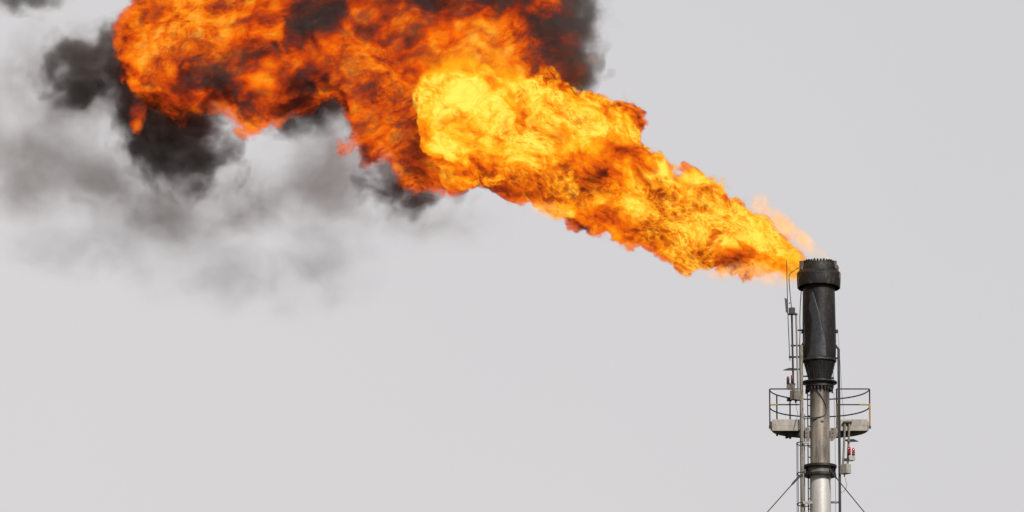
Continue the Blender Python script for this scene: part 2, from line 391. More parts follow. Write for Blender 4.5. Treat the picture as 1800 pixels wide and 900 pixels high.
def hull(name, field, lo, hi, cell, iso, mat, parent=None, split=False):
    """The closed skin of a field, found on a grid by geometry nodes and kept as a plain mesh."""
    t = bpy.data.node_groups.new('skin', 'GeometryNodeTree')
    t.interface.new_socket('Geometry', in_out='OUTPUT', socket_type='NodeSocketGeometry')
    g = G(t); go = g.n('NodeGroupOutput')
    pos = g.n('GeometryNodeInputPosition').outputs[0]
    f, _ = field(g, pos)
    vc = g.n('GeometryNodeVolumeCube')
    g.put(vc.inputs['Density'], g.m('MAXIMUM', g.m('ADD', f, 0.5 - iso), 0.0)); vc.inputs['Background'].default_value = 0.0
    vc.inputs['Min'].default_value = lo; vc.inputs['Max'].default_value = hi
    for i, a in enumerate('XYZ'): vc.inputs['Resolution ' + a].default_value = int((hi[i] - lo[i]) / cell)
    vm = g.n('GeometryNodeVolumeToMesh'); vm.resolution_mode = 'GRID'; vm.inputs['Threshold'].default_value = 0.5
    t.links.new(vc.outputs[0], vm.inputs[0]); t.links.new(vm.outputs[0], go.inputs[0])
    tmp = bpy.data.objects.new('tmp', bpy.data.meshes.new('tmp')); COL.objects.link(tmp)
    md = tmp.modifiers.new('skin', 'NODES'); md.node_group = t
    dg = bpy.context.evaluated_depsgraph_get()
    me = bpy.data.meshes.new_from_object(tmp.evaluated_get(dg), depsgraph=dg)
    bpy.data.objects.remove(tmp)
    me.name = name
    a = np.empty(len(me.vertices) * 3, np.float32); me.vertices.foreach_get('co', a)
    me.vertices.foreach_set('co', q_to_local(a.reshape(-1, 3).astype(np.float64)).astype(np.float32).ravel())
    # drop specks far smaller than the plume's smallest lobe
    bm = bmesh.new(); bm.from_mesh(me); bm.verts.ensure_lookup_table()
    seen = set(); kill = []
    for v in bm.verts:
        if v.index in seen: continue
        st = [v]; isl = []; seen.add(v.index)
        while st:
            u = st.pop(); isl.append(u)
            for e in u.link_edges:
                o2 = e.other_vert(u)
                if o2.index not in seen: seen.add(o2.index); st.append(o2)
        if len(isl) < 60: kill += isl
    bmesh.ops.delete(bm, geom=kill, context='VERTS'); bm.to_mesh(me); bm.free()
    me.materials.clear(); me.materials.append(mat)
    me.polygons.foreach_set('use_smooth', [True] * len(me.polygons)); me.update()
    print('HULL', name, len(me.vertices))
    o = bpy.data.objects.new(name, me); COL.objects.link(o)
    o.parent = parent
    if split:                                             # each loose tatter of thin flame is a piece of its own
        bm = bmesh.new(); bm.from_mesh(me); bm.verts.ensure_lookup_table(); seen = {}; isl = []
        for v in bm.verts:
            if v.index in seen: continue
            st = [v]; seen[v.index] = len(isl); c = 0
            while st:
                u = st.pop(); c += 1
                for e in u.link_edges:
                    o2 = e.other_vert(u)
                    if o2.index not in seen: seen[o2.index] = len(isl); st.append(o2)
            isl.append(c)
        for k in range(len(isl)):
            b2 = bm.copy(); b2.verts.ensure_lookup_table()
            bmesh.ops.delete(b2, geom=[v for v in b2.verts if seen[v.index] != k], context='VERTS')
            m2 = me if k == 0 else bpy.data.meshes.new(name)
            b2.to_mesh(m2); b2.free()
            if k:
                m2.materials.append(mat); o3 = bpy.data.objects.new(name, m2); COL.objects.link(o3); o3.parent = parent
        bm.free()
    return o

FIRE = [(0.00, (0.010, 0.006, 0.005)), (0.16, (0.07, 0.011, 0.005)), (0.32, (0.36, 0.038, 0.007)), (0.46, (0.80, 0.10, 0.005)), (0.60, (1.00, 0.20, 0.005)),
        (0.72, (1.05, 0.35, 0.007)), (0.84, (1.08, 0.58, 0.015)), (1.0, (1.12, 0.96, 0.13))]
def volume_mat(name, step_rate, tint):
    m, g, out = new_mat(name)
    m.cycles.volume_step_rate = step_rate
    q = q_of_object(g)
    tr = g.n('ShaderNodeBsdfTransparent')           # the faint skin of the gas: lets all but a trace of light through
    g.put(tr.inputs['Color'], g.mixc(g.noise(q, 3.0, 2), (1, 1, 1, 1), (*tint, 1)))
    g.t.links.new(tr.outputs[0], out.inputs['Surface'])
    return m, g, out, q
def addsh(g, *a):
    r = a[0]
    for b in a[1:]:
        k = g.n('ShaderNodeAddShader'); g.put(k.inputs[0], r); g.put(k.inputs[1], b); r = k.outputs[0]
    return r
def absorb(g, dens, col=(0.0, 0.0, 0.0)):
    k = g.n('ShaderNodeVolumeAbsorption'); k.inputs['Color'].default_value = (*col, 1); g.put(k.inputs['Density'], dens); return k.outputs[0]
def emit(g, col, strength):
    k = g.n('ShaderNodeEmission'); g.put(k.inputs['Color'], col); g.put(k.inputs['Strength'], strength); return k.outputs[0]
def scatter(g, col, dens):
    k = g.n('ShaderNodeVolumeScatter'); g.put(k.inputs['Color'], col); g.put(k.inputs['Density'], dens); return k.outputs[0]
def temp_noise(g, w, off, flow=None):
    """Turbulent temperature: big cells, folded fine filaments."""
    p = g.v('ADD', w, off)
    if flow is not None:                                   # stretched along the flow
        rr = g.n('ShaderNodeVectorRotate'); rr.rotation_type = 'Y_AXIS'
        g.put(rr.inputs['Vector'], p); rr.inputs['Angle'].default_value = R(flow); p = g.v('MULTIPLY', rr.outputs[0], (0.72, 1.0, 1.1))
    p2 = warp(g, p, 2.3, 0.34, 2.0)
    n = g.noise(p2, 1.6, 7.0, 0.73)
    fil = g.noise(g.v('ADD', p2, (3, 3, 3)), 6.5, 4.0, 0.66)
    fil = g.m('ABSOLUTE', g.m('MULTIPLY_ADD', fil, 2.0, -1.0))       # thin bright sheets where it crosses zero
    sheets = g.mul(g.ss(fil, 0.0, 0.16, 1.0, 0.0), g.ss(g.noise(p, 0.9, 1.0), 0.36, 0.6, 0.25, 1.5))
    return n, sheets, p2

def jet_material():
    m, g, out, q = volume_mat('jet_fire', STEP_JET, (0.99, 0.985, 0.98))
    f, w = jet_field(g, q)
    n, sheets, p2 = temp_noise(g, w, (0, 0, 0), -24)
    hot = blobs(g, q, [(8.05, 1.6, -0.9, 0.75, 0.95, 1.6, 0), (8.9, 2.0, -0.9, 1.0, 0.6, 1.6, -10), (10.3, 2.45, -1, 0.65, 0.4, 1.6, 15), (13.85, 4.4, -0.3, 0.5, 0.28, 0.8, -25), (7.75, 2.7, -0.7, 0.35, 0.65, 1.2, -25)], 0.3)
    cool = blobs(g, q, [(8.9, 3.4, -0.7, 0.75, 0.30, 1.6, -12), (10.5, 3.3, -1.0, 0.3, 0.2, 1.2, 30), (11.5, 4.15, -0.8, 0.3, 0.2, 1.2, 0), (12.7, 4.6, -0.6, 0.55, 0.12, 1.2, -5), (10.85, 2.05, -0.7, 0.22, 0.2, 1.2, 0)], 0.2)
    T = g.add(g.mul(g.m('SUBTRACT', n, 0.5), 2.75), g.mul(sheets, 0.30), 0.595,
              g.ss(hot, -0.35, 0.35, 0.0, 0.27), g.ss(cool, -0.25, 0.2, 0.0, -0.26))
    fine = g.m('SUBTRACT', g.noise(p2, 9.0, 3.0, 0.6), 0.5)
    edge = g.m('MULTIPLY_ADD', fine, 0.20, f)
    _x, _y, _z = g.sep(w)
    soft = g.m('MULTIPLY_ADD', g.mul(g.ss(_z, -1.75, -1.05), g.ss(_x, 9.7, 8.7)), 0.7, 0.07)   # where the jet melts into the billow above it
    T = g.m('MINIMUM', g.add(T, g.ss(edge, 0.0, 0.25, -0.05, 0.02)), g.ss(edge, 0.0, g.m('MAXIMUM', soft, 0.10), 0.66, 1.1, 'LINEAR'))
    dens = g.mul(g.ss(edge, 0.0, soft), g.ss(q_x(g, q), 14.45, 13.6, 1.2, K_JET))
    col = g.ramp(T, FIRE)
    sh = addsh(g, absorb(g, dens), emit(g, col, dens))
    g.t.links.new(sh, out.inputs['Volume'])
    return m
def q_x(g, q): return g.sep(q)[0]
def fan_material():
    m, g, out, q = volume_mat('billow_fire', STEP_FAN, (0.99, 0.985, 0.98))
    f, w = fan_field(g, q)
    n, sheets, p2 = temp_noise(g, w, (5, 5, 1), 15)
    hot = blobs(g, q, [(8.3, 0.85, 0.2, 1.1, 0.6, 1.6, 0), (8.3, 0.95, 0.2, 0.9, 0.5, 1.6, 0), (3.7, 0.45, 0.1, 1.0, 0.3, 1.5, 12), (5.2, 0.95, 0.3, 0.8, 0.25, 1.5, 37), (9.45, 0.3, 0.0, 0.28, 0.35, 0.8, 0)], 0.3)
    cool = blobs(g, q, [(5.6, 0.1, 0.2, 0.5, 0.6, 1.2, 20), (6.9, 0.05, 0.1, 0.6, 0.4, 1.3, 0), (8.8, -0.2, 0.1, 0.6, 0.3, 1.3, 0), (9.9, 0.6, 0.1, 0.75, 0.8, 1.5, 0), (3.9, 1.55, 0.2, 0.5, 0.3, 1.0, 0),
                        (7.35, 2.5, 0.2, 0.35, 0.6, 1.0, 0), (5.3, 1.55, 0.5, 0.6, 0.35, 1.2, 20)], 0.2)
    coolm = g.ss(cool, -0.35, 0.3)
    T = g.add(g.mul(g.m('SUBTRACT', n, 0.5), 3.0), g.mul(sheets, 0.24), 0.318, g.mul(billow(g, w, 3.0, (3, 6, 2)), 0.4),
              g.ss(hot, -0.35, 0.35, 0.0, 0.15), g.mul(coolm, -0.36))
    fine = g.m('SUBTRACT', g.noise(p2, 8.0, 3.0, 0.6), 0.5)
    edge = g.m('MULTIPLY_ADD', fine, 0.30, f)
    T = g.m('MINIMUM', g.add(T, g.ss(edge, 0.0, 0.3, -0.06, 0.02)), g.ss(edge, 0.0, 0.35, 0.40, 1.1, 'LINEAR'))
    dens = g.mul(g.ss(edge, 0.0, g.ss(q_x(g, q), 9.2, 10.3, 0.16, 0.9)), g.m('MULTIPLY_ADD', coolm, -K_FAN * 0.5, K_FAN))
    col = g.ramp(T, [(p, (c[0], c[1] * 0.8, c[2])) for p, c in FIRE])
    soot = g.ss(T, 0.35, 0.05)                        # cold soot between the flames: scatters daylight instead of glowing
    sh = addsh(g, absorb(g, dens), emit(g, col, dens), scatter(g, (0.35, 0.32, 0.31, 1), g.mul(soot, dens, 0.6)))
    g.t.links.new(sh, out.inputs['Volume'])
    return m
def wisp_material():
    m, g, out, q = volume_mat('thin_fire', STEP_JET, (0.995, 0.99, 0.985))
    f, w = wisp_field(g, q)
    n, sheets, p2 = temp_noise(g, g.v('SCALE', w, sc=2.4), (8, 1, 1))
    dens = g.mul(g.ss(f, -0.05, 0.15), g.ss(g.add(n, g.mul(sheets, 0.12)), 0.46, 0.64), 3.6)
    col = g.ramp(n, [(0.3, (0.9, 0.30, 0.12)), (0.5, (1.15, 0.52, 0.18)), (0.72, (1.3, 0.85, 0.35))])
    g.t.links.new(addsh(g, absorb(g, g.mul(dens, 1.0)), emit(g, col, g.mul(dens, 1.1))), out.inputs['Volume'])
    return m
def smoke_material(name, field, step, k, lo, hi, nlo, nhi, freq, albedo, tint, off, brown=(0.06, 0.018, 0.0)):
    m, g, out, q = volume_mat(name, step, tint)
    f, w = field(g, q)
    w2 = g.v('MULTIPLY', warp(g, w, 1.4, 0.5, 2.0, off), (1.0, 1.0, 1.15))
    n = g.noise(g.v('ADD', w2, off), freq, 7.0, 0.62)
    d = g.mul(g.ss(g.m('MULTIPLY_ADD', g.m('SUBTRACT', n, 0.5), 1.2, f), lo, hi), g.ss(n, nlo, nhi, 0.12, 1.0), k)
    sh = [absorb(g, g.mul(d, 1.0 - albedo), brown), scatter(g, (1.0, 0.965, 0.95, 1), g.mul(d, albedo))]
    g.t.links.new(addsh(g, *sh), out.inputs['Volume'])
    return m, g, out

STEP_JET, STEP_FAN, K_JET, K_FAN = 0.11, 0.13, 9.0, 4.5
fl = thing('flame', TIP, 'long orange and yellow flame blown sideways from the burner tip of the flare stack', 'flame')
hull('jet', jet_field, (7.0, -1.9, -5.3), (14.7, 1.9, -0.3), 0.045, 0.0 - 0.04, jet_material(), fl)
hull('billow', fan_field, (1.7, -0.6, -3.7), (10.8, 2.6, 1.0), 0.055, -0.04, fan_material(), fl)
hull('wisp', wisp_field, (5.6, -0.6, -5.3), (15.0, 1.3, -1.9), 0.05, -0.03, wisp_material(), fl, True)
sm = thing('smoke', TIP, 'black and grey smoke plume trailing away behind the left end of the flame', 'smoke', kind='stuff')
hull('dark_smoke', dark_field, (-0.6, 0.3, -4.2), (11.2, 4.3, 1.4), 0.09, -0.12,
     smoke_material('dark_smoke', dark_field, 0.22, 2.3, -0.1, 0.42, 0.36, 0.55, 1.7, 0.22, (0.985, 0.984, 0.983), (0, 0, 0))[0], sm)
hull('pale_smoke', pale_field, (-2.2, 2.0, -4.4), (9.0, 4.9, 0.8), 0.10, -0.3,
     smoke_material('pale_smoke', pale_field, 0.4, 0.55, -0.2, 0.7, 0.27, 0.64, 1.1, 0.33, (0.995, 0.995, 0.995), (3, 1, 6), (0.16, 0.05, 0.0))[0], sm)
hull('thin_smoke', veil_field, (-0.6, 3.0, -5.6), (7.4, 5.5, -2.3), 0.10, -0.25,
     smoke_material('thin_smoke', veil_field, 0.8, 0.24, -0.15, 0.8, 0.38, 0.64, 1.0, 0.4, (0.998, 0.998, 0.998), (7, 1, 2))[0], sm)
# ------------------------------------------------------------------ flare stack
AX = P(1440.8, 700).x                       # stack axis
def Xa(px, py=700): return P(px, py).x
def z_(py): return Zp(py)
def lath(name, prof, mat, parent, seg=72, closed=False, bevel=0.0, wob=None, dx=0.0):
    bm = bmesh.new(); lathe(bm, AX + dx, 0, [(r * S, z_(py)) for r, py in prof], seg, closed=closed, wob=wob)
    bmesh.ops.recalc_face_normals(bm, faces=bm.faces)
    return obj(name, bm, mat, parent, bevel=bevel)
def rod(name, pts, r, mat, parent, seg=10, curved=0):
    w = [P(*p) for p in pts]
    if curved: w = smooth_path(w, curved)
    bm = bmesh.new(); tube(bm, w, r * S, seg)
    return obj(name, bm, mat, parent)
def bx(name, px0, px1, py0, py1, dep, mat, parent, y=0.0, rz=0.0, bevel=0.006, rx=0.0, ry=0.0):
    a, b = P(px0, py0, y), P(px1, py1, y)
    bm = bmesh.new(); box(bm, ((a.x + b.x) / 2, y, (a.z + b.z) / 2), (abs(b.x - a.x), dep * S, abs(a.z - b.z)), rz, rx, ry)
    return obj(name, bm, mat, parent, smooth=False, bevel=bevel)

st = thing('flare_stack', (AX, 0, 0), 'tall slim steel flare stack with a charred black burner tip, flange and stained pipe', 'flare stack')
# pipe, all the way to its footing
bm = bmesh.new()
lathe(bm, AX, 0, [(19.5 * S, 0.42), (19.5 * S, 40), (18.6 * S, z_(900)), (18.4 * S, z_(838)), (17.5 * S, z_(822)), (17.2 * S, z_(684))], 96, closed=False)
pipe = obj('pipe', bm, M_pipe, st)
for zz in (10, 20, 30, 40, z_(1010)):
    bm = bmesh.new(); lathe(bm, AX, 0, [(19.4 * S, zz - 0.03), (20.0 * S, zz), (19.4 * S, zz + 0.03)], 64); obj('weld_bead', bm, M_flange, pipe)
bm = bmesh.new(); lathe(bm, AX, 0, [(1.5, -0.3), (1.5, 0.35), (1.35, 0.42)], 48)
obj('footing', bm, metal('footing_concrete', (0.28, 0.27, 0.25), (0.4, 0.39, 0.37), 2, 0.9, 0, False), st, smooth=False)

def dent(a, z):
    return 1 + 0.008 * math.sin(3 * a + z * 2.1) + 0.006 * math.sin(5 * a - z * 3.7)
barrel = lath('barrel', [(27.5, 474), (28.0, 500), (28.3, 520), (28.8, 545), (29.2, 570), (29.3, 600), (29.0, 622), (28.6, 633), (27.4, 636), (19.0, 669), (18.8, 672)], M_soot, st, 96, wob=dent)
# the peeled, bluish sheet on the barrel
bm = bmesh.new(); rows = []
for i in range(41):
    py = 516 + (633.5 - 516) * i / 40
    edge = np.interp(py, [516, 530, 545, 558, 570, 582, 595, 612, 634], [-12, -8, -4, 0.5, 1.8, 5, 9.5, 11.5, 12])
    left = np.interp(py, [516, 540, 634], [-19, -26.5, -28.2])
    r0 = np.interp(py, [516, 545, 570, 600, 634], [28.7, 29.5, 30.1, 30.3, 29.3])
    row = []
    for k in range(21):
        x = left + (edge - left) * k / 20
        rr = r0 - 0.9 + 2.2 * (k / 20) ** 2 * (i / 40) ** 0.8
        row.append(bm.verts.new((AX + x * S, -math.sqrt(max(rr * rr - x * x, 1)) * S, z_(py))))
    rows.append(row)
for A, B in zip(rows, rows[1:]):
    for k in range(20): bm.faces.new((A[k], B[k], B[k + 1], A[k + 1]))
M_sheet = metal('blued_steel_sheet', (0.040, 0.044, 0.052), (0.075, 0.08, 0.09), 1.4, 0.42, 0.35)
sh_ = obj('peeled_sheet', bm, M_sheet, barrel)
md = sh_.modifiers.new('thick', 'SOLIDIFY'); md.thickness = 0.006; md.offset = -1
bm = bmesh.new(); lathe(bm, AX, 0, [(29.2 * S, z_(632)), (29.9 * S, z_(633)), (29.9 * S, z_(636)), (28.2 * S, z_(637))], 72, closed=False)
obj('seam_ring', bm, M_flange, barrel)
bm = bmesh.new()
for k in range(14):
    a = 2 * math.pi * (k + 0.3) / 14
    c, s_ = math.cos(a), math.sin(a)
    p0 = Vector((AX + 27.5 * S * c, 27.5 * S * s_, z_(638))); p1 = Vector((AX + 19.4 * S * c, 19.4 * S * s_, z_(668)))
    tube(bm, [p0, p1], 0.55 * S, 6)
obj('cone_rib', bm, M_flange, barrel)

wind = lath('windshield', [(28.0, 477), (29, 475.2), (33.4, 474.6), (38.2, 480.2), (38.3, 490), (37.4, 507), (36.9, 507.6), (36.2, 505), (36.4, 486), (33, 479), (28.6, 478)], M_head, st, 14, bevel=0.012, wob=lambda a, z: 1 + 0.010 * math.sin(2 * a + 1))
for v in wind.data.vertices:                 # the shield's rim dips at the front and its skirt lifts a little there
    fr = max(-v.co.y / (38 * S), 0)
    zt_ = z_(480.5) if v.co.z > z_(492) else 0
    if zt_: v.co.z -= 4.6 * S * fr
    elif v.co.z < z_(500): v.co.z += 3.0 * S * fr
collar = lath('burner_collar', [(24.0, 476), (30.5, 482), (30.3, 474), (27.0, 464), (25.6, 463.4), (25.0, 470)], M_head, st, 72)
bm = bmesh.new()
for k in range(30):
    a = 2 * math.pi * k / 30; c, s_ = math.cos(a), math.sin(a)
    rr = 26.2 * S; w = 2.2 * S
    z0, z1 = z_(465.2), z_(459.2 + 0.5 * math.sin(k * 2.3))
    t = Vector((-s_, c, 0)); n = Vector((c, s_, 0)); ctr = Vector((AX, 0, 0)) + n * rr
    pts = [ctr - t * w + Vector((0, 0, z0)), ctr + t * w + Vector((0, 0, z0)), ctr + t * w * 0.85 + Vector((0, 0, z1 - 0.03)), ctr + t * w * 0.2 + Vector((0, 0, z1)), ctr - t * w * 0.8 + Vector((0, 0, z1 - 0.03))]
    prism(bm, [p - n * 0.02 for p in pts], n * 0.04)
obj('serrated_rim', bm, M_teeth, collar, smooth=False)
bm = bmesh.new(); lathe(bm, AX, 0, [(24.5 * S, z_(472)), (4 * S, z_(469))], 40)
obj('burner_plate', bm, M_teeth, collar)
for (px, p0, p1, r, y) in ((1409.5, 459.5, 474, 4.3, -0.12), (1467.6, 459, 480, 3.3, -0.15), (1472.6, 469, 486, 2.0, -0.1), (1430, 458, 470, 2.5, 0.38)):
    a, b = P(px, p1, y), P(px, p0, y)
    bm = bmesh.new(); lathe(bm, a.x, a.y, [(r * S, a.z), (r * S, b.z - 0.02), (r * S * 1.12, b.z), (r * S * 0.8, b.z), (r * S * 0.8, b.z - 0.1)], 20)
    obj('pilot_burner', bm, M_pilot, st)
bm = bmesh.new()
box(bm, (AX + 35.5 * S, -0.33, z_(488)), (3 * S, 3 * S, 0.24), 0.7)
box(bm, (AX + 30 * S, -0.36, z_(473)), (7 * S, 3 * S, 0.12), 0.5)
obj('heat_bracket', bm, M_pilot, wind, smooth=False, bevel=0.01)
bm = bmesh.new(); box(bm, P(1443, 467, -27.6 * S), (2.2 * S, 2 * S, 5 * S)); obj('lug', bm, M_teeth, collar, smooth=False)

fl_ = lath('flange', [(18.9, 671), (30.5, 671.5), (30.8, 673), (30.5, 674.2), (25.0, 674.6), (25.0, 681.5), (24.4, 682), (17.4, 682.2), (17.3, 686)], M_flange, st, 72)
for k in range(22):
    a = 2 * math.pi * k / 22
    x, y = AX + 22.0 * S * math.cos(a), 22.0 * S * math.sin(a)
    bm = bmesh.new(); lathe(bm, x, y, [(1.3 * S, z_(687.4)), (1.3 * S, z_(685.8)), (2.1 * S, z_(685.7)), (2.1 * S, z_(682.3))], 6)
    obj('bolt', bm, M_flange, fl_, smooth=False)
bx('lifting_lug', 1415.5, 1418.5, 684, 692, 5, M_flange, fl_, bevel=0.004)
bx('lifting_lug', 1461.5, 1464.5, 684, 691, 5, M_flange, fl_, bevel=0.004)

def front(px, r, py): # point on the near face of a cylinder of radius r around the axis
    x = px - 1441.2
    y = -math.sqrt(max(r * r - x * x, 0)) * S - 0.02
    return P(px, py, y)
bm = bmesh.new(); tube(bm, smooth_path([front(px, 18, py) for px, py in ((1434, 684), (1441, 692), (1449, 706), (1453, 718), (1450.5, 728), (1444, 732), (1433, 734), (1424.5, 735))] + [P(1416, 736, -0.05), P(1409, 735, -0.02)], 6), 0.75 * S, 8)
obj('hose', bm, M_cable, pipe)
bm = bmesh.new(); box(bm, front(1432, 18, 735), (9 * S, 3 * S, 3.4 * S)); obj('hose_clip', bm, M_flange, pipe, smooth=False, bevel=0.004)
bm = bmesh.new(); box(bm, front(1446, 18, 739), (4.5 * S, 2 * S, 3.5 * S)); obj('pad', bm, M_tan, pipe, smooth=False, bevel=0.004)
bm = bmesh.new(); bmesh.ops.create_uvsphere(bm, u_segments=16, v_segments=10, radius=1.6 * S, matrix=Matrix.Translation(front(1454.4, 18.4, 840))); obj('pad', bm, M_tan, pipe)

# guy collar: two plates, a web and gussets
gc = thing('guy_collar', (AX, 0, z_(830)), None, None)
gc.parent = st; gc.location = (0, 0, z_(830))
for (r, a, b) in ((29.0, 818.5, 822.5), (28.0, 833.5, 837.5)):
    lath('ring_plate', [(17.6, a), (r, a), (r, b), (17.6, b)], M_flange, gc, 72)
lath('web', [(18.1, 822.3), (22.6, 822.6), (22.6, 833.4), (18.2, 833.6)], M_boxd, gc, 72)
for a in (0.05, 0.9, 1.9, 2.75, 3.45, 5.75):
    bm = bmesh.new(); box(bm, (AX + 24.3 * S * math.cos(a), 24.3 * S * math.sin(a), z_(828)), (6.0 * S, 1.0 * S, z_(822.6) - z_(833.4)), a)
    obj('gusset', bm, M_flange, gc, smooth=False)

# side channels, clamps and pipes fixed to the stack
def channel(name, px, pytop, w, d, y, mat, mat2, parent, zbot=0.2):
    x = Xa(px, 760); zt = z_(pytop)
    bm = bmesh.new()
    box(bm, (x - w * S * 0.38, y, (zt + zbot) / 2), (w * S * 0.24, d * S, zt - zbot))
    o = obj(name, bm, mat, parent, smooth=False)
    bm = bmesh.new(); box(bm, (x + w * S * 0.12, y + 0.003, (zt + zbot) / 2), (w * S * 0.72, d * S * 0.82, zt - zbot - 0.01))
    obj('channel_web', bm, mat2, o, smooth=False)
    return o
chl = channel('channel', 1409.2, 608, 6.6, 6, -0.10, M_dark, M_tan, st)
chr_ = channel('channel', 1475.2, 614, 4.6, 6, -0.05, M_dark, M_dark, st)
M_dk2 = M_dark
bm = bmesh.new(); prism(bm, [P(1466.5, 603), P(1468.5, 603), P(1475.5, 613), P(1475.5, 617), P(1471.8, 617), P(1471.8, 613), P(1466.5, 609)], (0, 4 * S, 0)); obj('arm', bm, M_dark, chr_, smooth=False)
bm = bmesh.new(); prism(bm, [P(1414.5, 598), P(1412, 600), P(1405.5, 611), P(1405.5, 630), P(1408.5, 630), P(1409, 614), P(1414.5, 606)], (0, 4 * S, 0)); obj('arm', bm, M_dark, chl, smooth=False)
for (x0, x1, p0, p1, mat) in ((1464, 1473.2, 579.6, 585.6, M_dark), (1464, 1472.5, 628.5, 631, M_dark), (1408.5, 1418, 579, 586, M_flange), (1402, 1410, 579.5, 581.5, M_dark), (1460, 1477, 881.5, 884.5, M_tan),
                              (1408, 1415.5, 617, 632, M_flange), (1463.5, 1468, 588, 592, M_dark), (1464, 1467, 618, 634, M_dark), (1410, 1420, 660.5, 662.3, M_dark), (1458, 1466, 663, 666, M_flange), (1458.5, 1466.5, 647, 649, M_flange)):
    bx('clamp', x0, x1, p0, p1, 5, mat, st, y=-0.03, bevel=0.004)
rod('conduit', [(1408.6, 508), (1407.2, 530), (1406, 558), (1406.3, 585), (1405.3, 615), (1406, 660)], 0.8, M_cable, st, curved=5)
rod('conduit', [(1464.4, 646, -0.05), (1464.6, 673, -0.05)], 0.6, M_cable, st)
rod('conduit', [(1466.3, 508), (1466.6, 545)], 0.4, M_cable, st)
rod('conduit', [(1463.8, 500, -0.1), (1464.6, 560, -0.1), (1464.8, 636, -0.1)], 0.9, M_dark, st, curved=3)
bx('clamp', 1464.8, 1468, 530, 532, 3, M_dark, st, bevel=0)
rod('conduit', [(1473, 586), (1477, 640), (1480, 690), (1483, 728), (1484, 740)], 0.28, M_cable, st, curved=4)
rod('conduit', [(1466, 690, 0.2), (1468, 780, 0.2), (1468.8, 905, 0.2)], 0.3, M_cable, st)
rod('conduit', [(1414.2, 728), (1414.6, 905), (1417.5, 1500)], 0.9, M_tan, st)
bm = bmesh.new(); tube(bm, [front(1455.5, 16, 647), front(1454.6, 16, 650), front(1454.5, 16, 655)], 0.6 * S, 8); tube(bm, [front(1454.5, 17, 655), front(1454.6, 17, 661)], 1.5 * S, 10); tube(bm, [front(1455, 17, 647.5), P(1466, 648, -0.1)], 0.6 * S, 8)
obj('ignition_fitting', bm, M_boxd, barrel)
bx('pale_bracket', 1411.5, 1427.5, 881, 886, 4, M_toe, st, y=-0.22, bevel=0.004)
bx('pale_bracket', 1411, 1422.5, 776.5, 780, 4, M_toe, st, y=-0.2, bevel=0.004)
rod('pilot_gas_pipe', [(1404.5, 470.5, -0.25), (1401, 472.5, -0.28), (1393, 477.5, -0.35), (1388, 482.5, -0.4), (1387, 490, -0.4), (1388.2, 510, -0.35), (1391.3, 541, -0.3)], 0.75, M_cable, st, curved=6)
pb = bx('pilot_box', 1387.3, 1396.8, 541, 552.5, 8, M_dark, st, y=-0.3, rz=0.3, bevel=0.01)
bx('box_foot', 1385.5, 1402, 551.8, 553.6, 6, M_dark, pb, y=-0.3, bevel=0.003)
rod('riser_pipe', [(1391.9, 553, -0.1), (1393.2, 620, -0.1), (1394.6, 678, -0.1)], 1.7, M_dark, st)
rod('riser_pipe', [(1399.2, 550, -0.1), (1400.6, 600, -0.1), (1402.8, 692, -0.1)], 1.6, M_tan, st)
for py in (607.5, 627.5):
    bx('riser_clamp', 1390, 1413, py - 1.2, py + 1.2, 4, M_dark, st, y=-0.08, bevel=0.003)
bx('riser_clamp', 1386.5, 1396, 626, 629, 5, M_dark, st, y=-0.1, bevel=0.003)

# lightning rod
lr = thing('lightning_rod', P(1388.5, 633, -0.4), 'thin upright rod with a small bent tag, left of the charred burner', 'rod')
rod('mast', [(1382.7, 458, -0.4), (1383.6, 500, -0.4), (1384.6, 540, -0.4), (1386.5, 590, -0.4), (1388.6, 634, -0.4)], 0.75, M_cable, lr, curved=3)
bm = bmesh.new(); prism(bm, [P(1379.0, 523.5, -0.42), P(1384.2, 525.5, -0.4), P(1385.4, 551, -0.4), P(1381.4, 548.5, -0.42)], (0, 0.02, 0)); obj('tag_plate', bm, M_canopy, lr, smooth=False)
bx('mast_clip', 1384, 1390, 551, 552.6, 3, M_dark, lr, y=-0.4, bevel=0); bx('mast_clip', 1386.5, 1392, 626.3, 627.9, 3, M_dark, lr, y=-0.4, bevel=0)
bx('mast_clip', 1386.5, 1391, 532, 533.2, 2, M_dark, lr, y=-0.4, bevel=0, ry=-0.5)

# ------------------------------------------------------------------ ladder
la = thing('caged_ladder', (AX, 0, 0.1), 'narrow dark ladder with hooped safety cage running up the left side of the pipe', 'ladder')
xr = Xa(1420, 760); xr2 = xr + 10.5 * S; y0, y1 = -0.05, 0.38
for x, y in ((xr, y0), (xr2, y1)):
    bm = bmesh.new(); zt = z_(688); box(bm, (x, y, (zt + 0.1) / 2), (2.0 * S, 1.4 * S, zt - 0.1)); obj('rail', bm, M_dark, la, smooth=False)
rest = bmesh.new(); k = 0; zz = z_(694)
while zz > 0.4:
    b = bmesh.new() if k < 16 else rest
    tube(b, [(xr, y0, zz), (xr2, y1, zz)], 0.85 * S, 8)
    if k < 16: obj('rung', b, M_dark, la)
    zz -= 18.5 * S; k += 1
tag(obj('lower_rungs', rest, M_dark, la), kind='stuff')
rest = bmesh.new(); k = 0; zz = z_(778)
while zz > 3:
    b = bmesh.new() if k < 5 else rest
    ring = [(xr - (19.5 * S) * math.sin(t) ** 0.7, (y0 + y1) / 2 - 0.34 * math.cos(t), zz) for t in np.linspace(0.0, math.pi, 25)]
    tube(b, [(xr, y0, zz)] + ring + [(xr2, y1, zz)], 0.9 * S, 8)
    if k < 5: obj('hoop', b, M_cable, la)
    zz -= 54 * S; k += 1
tag(obj('lower_hoops', rest, M_cable, la), kind='stuff')
